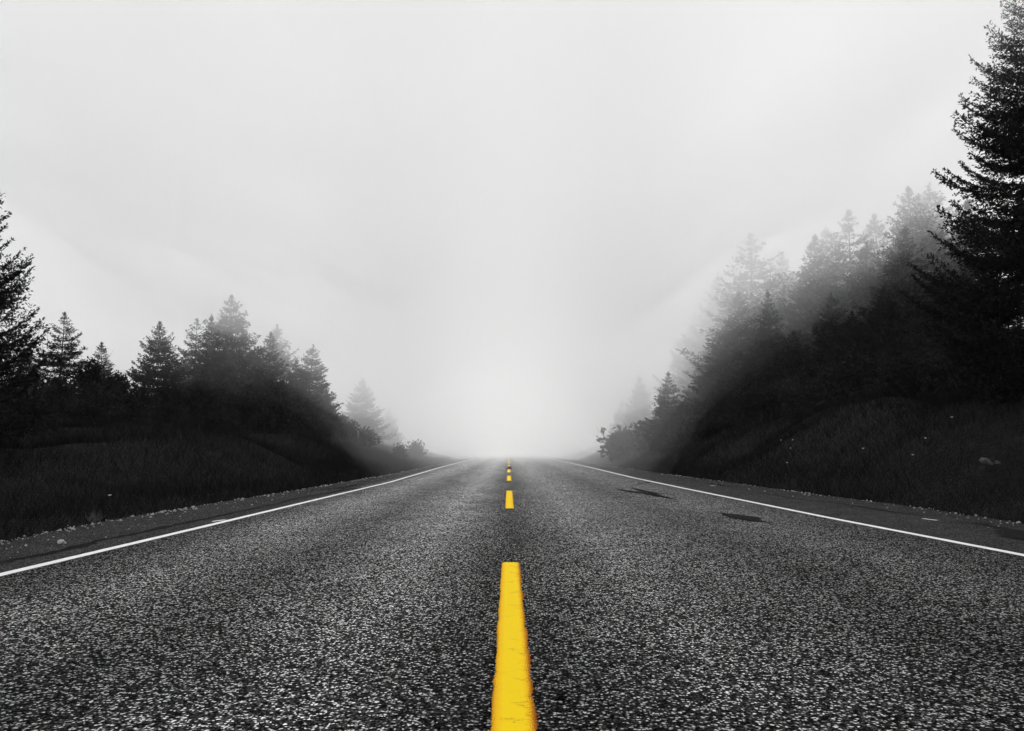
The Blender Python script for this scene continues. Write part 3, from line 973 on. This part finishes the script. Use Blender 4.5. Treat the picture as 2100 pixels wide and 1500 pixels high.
def fog_base(X, Y, ds, ds_road, seed):
    """height of the underside of the low fog: a clear pocket over the near road, higher over the banks, on the ground ahead"""
    R = np.hypot(X, Y)
    A, D = 7.0, 42.0
    az = np.arctan2(X, Y)
    s0 = sum(np.interp(az + math.radians(q), FOG_AZ, FOG_S0) for q in range(-5, 6)) / 11
    w = sstep(math.radians(0.5), math.radians(14.0), np.abs(az))                # 0 along the road, 1 over the banks
    lift = (s0 + ds) * w + ds_road * (1 - w)
    c = 0.9 + A + (lift - A / D) * R
    k = np.clip((R - 6) / 25, 0, 1) * (0.25 + 0.75 * w)
    c = c + k * (2.6 * (vnoise(X * 0.15 + 3, Y * 0.13, seed) - 0.5) + 1.6 * (vnoise(X * 0.42, Y * 0.36, seed + 6) - 0.5))
    r0 = 43 + 70 * (1 - w); r1 = 66 + 120 * (1 - w)
    shut = np.clip((R - r0) / (r1 - r0), 0, 1)                                 # the pocket closes behind the first trees
    shut = shut * shut * (3 - 2 * shut)
    return np.clip(c, -2.0, 14.5) * (1 - shut) - 2.0 * shut


def fog_mesh(ds, dr, seed, top_near, top_far):
    xs = np.unique(np.concatenate([np.linspace(-160, -40, 13), np.linspace(-40, 40, 81), np.linspace(40, 160, 13)]))
    ys = np.unique(np.concatenate([np.linspace(-60, -5, 8), np.linspace(-5, 90, 96), np.linspace(90, 300, 30)]))
    nx, ny = len(xs), len(ys)
    X, Y = np.meshgrid(xs, ys)
    Zb = fog_base(X, Y, ds, dr, seed)
    s0 = sum(np.interp(np.arctan2(X, Y) + math.radians(q), FOG_AZ, FOG_S0) for q in range(-8, 9, 2)) / 9
    Zt = top_near + 30 * np.clip(s0, 0, 0.4) + (top_far + 75 * np.clip(s0, 0, 0.2) - top_near) * sstep(10, 95, Y) + 1.0 * (vnoise(X * 0.05, Y * 0.05, seed + 9) - 0.5)  # top shaped for the light: thick overhead dims the ground, low ahead brightens the horizon
    Zt = np.maximum(Zt, Zb + 4.0)
    v = np.concatenate([np.stack([X, Y, Zb], -1).reshape(-1, 3), np.stack([X, Y, Zt], -1).reshape(-1, 3)])
    N_ = nx * ny
    i, j = np.meshgrid(np.arange(nx - 1), np.arange(ny - 1))
    a = (j * nx + i).ravel()
    F = [np.stack([a, a + nx, a + nx + 1, a + 1], -1), np.stack([a, a + 1, a + nx + 1, a + nx], -1) + N_]
    def wall(ids, flip):
        p, q = ids[:-1], ids[1:]
        w = np.stack([p, q, q + N_, p + N_], -1)
        return w[:, ::-1] if flip else w
    F.append(wall(np.arange(nx), False))
    F.append(wall((ny - 1) * nx + np.arange(nx), True))
    F.append(wall(np.arange(ny) * nx, True))
    F.append(wall(np.arange(ny) * nx + nx - 1, False))
    return np_mesh('fog_bank', v, np.concatenate(F))


for ds, dr, seed, dens, tn, tf, lab in [
        (-0.050, -0.33, 23, 0.0026, 35, 16.0, 'faintest outer veil of the fog bank over the road'),
        (-0.025, -0.16, 33, 0.0055, 34.8, 15.7, 'thin lower veil of the fog bank over the road'),
        (0.0, -0.01, 43, 0.010, 34.6, 15.4, 'thin lower skirt of the fog bank over the road'),
        (0.028, 0.079, 63, 0.025, 34.2, 15.1, 'main body of the white fog bank closing the road ahead'),
        (0.058, 0.11, 83, 0.05, 33.8, 14.8, 'dense core of the white fog bank over the far trees')]:
    fog = link_mesh('fog_bank', fog_mesh(ds, dr, seed, tn, tf), fog_material('dense_fog', dens, 0.0))
    tag(fog, lab, kind='stuff')
haze = link_mesh('haze', closed_box('haze', -900, 900, -200, 1600, -3.0, 60.0), fog_material('thin_haze', HAZE_D, 0.0))
tag(haze, 'thin even haze filling the whole view', kind='stuff')
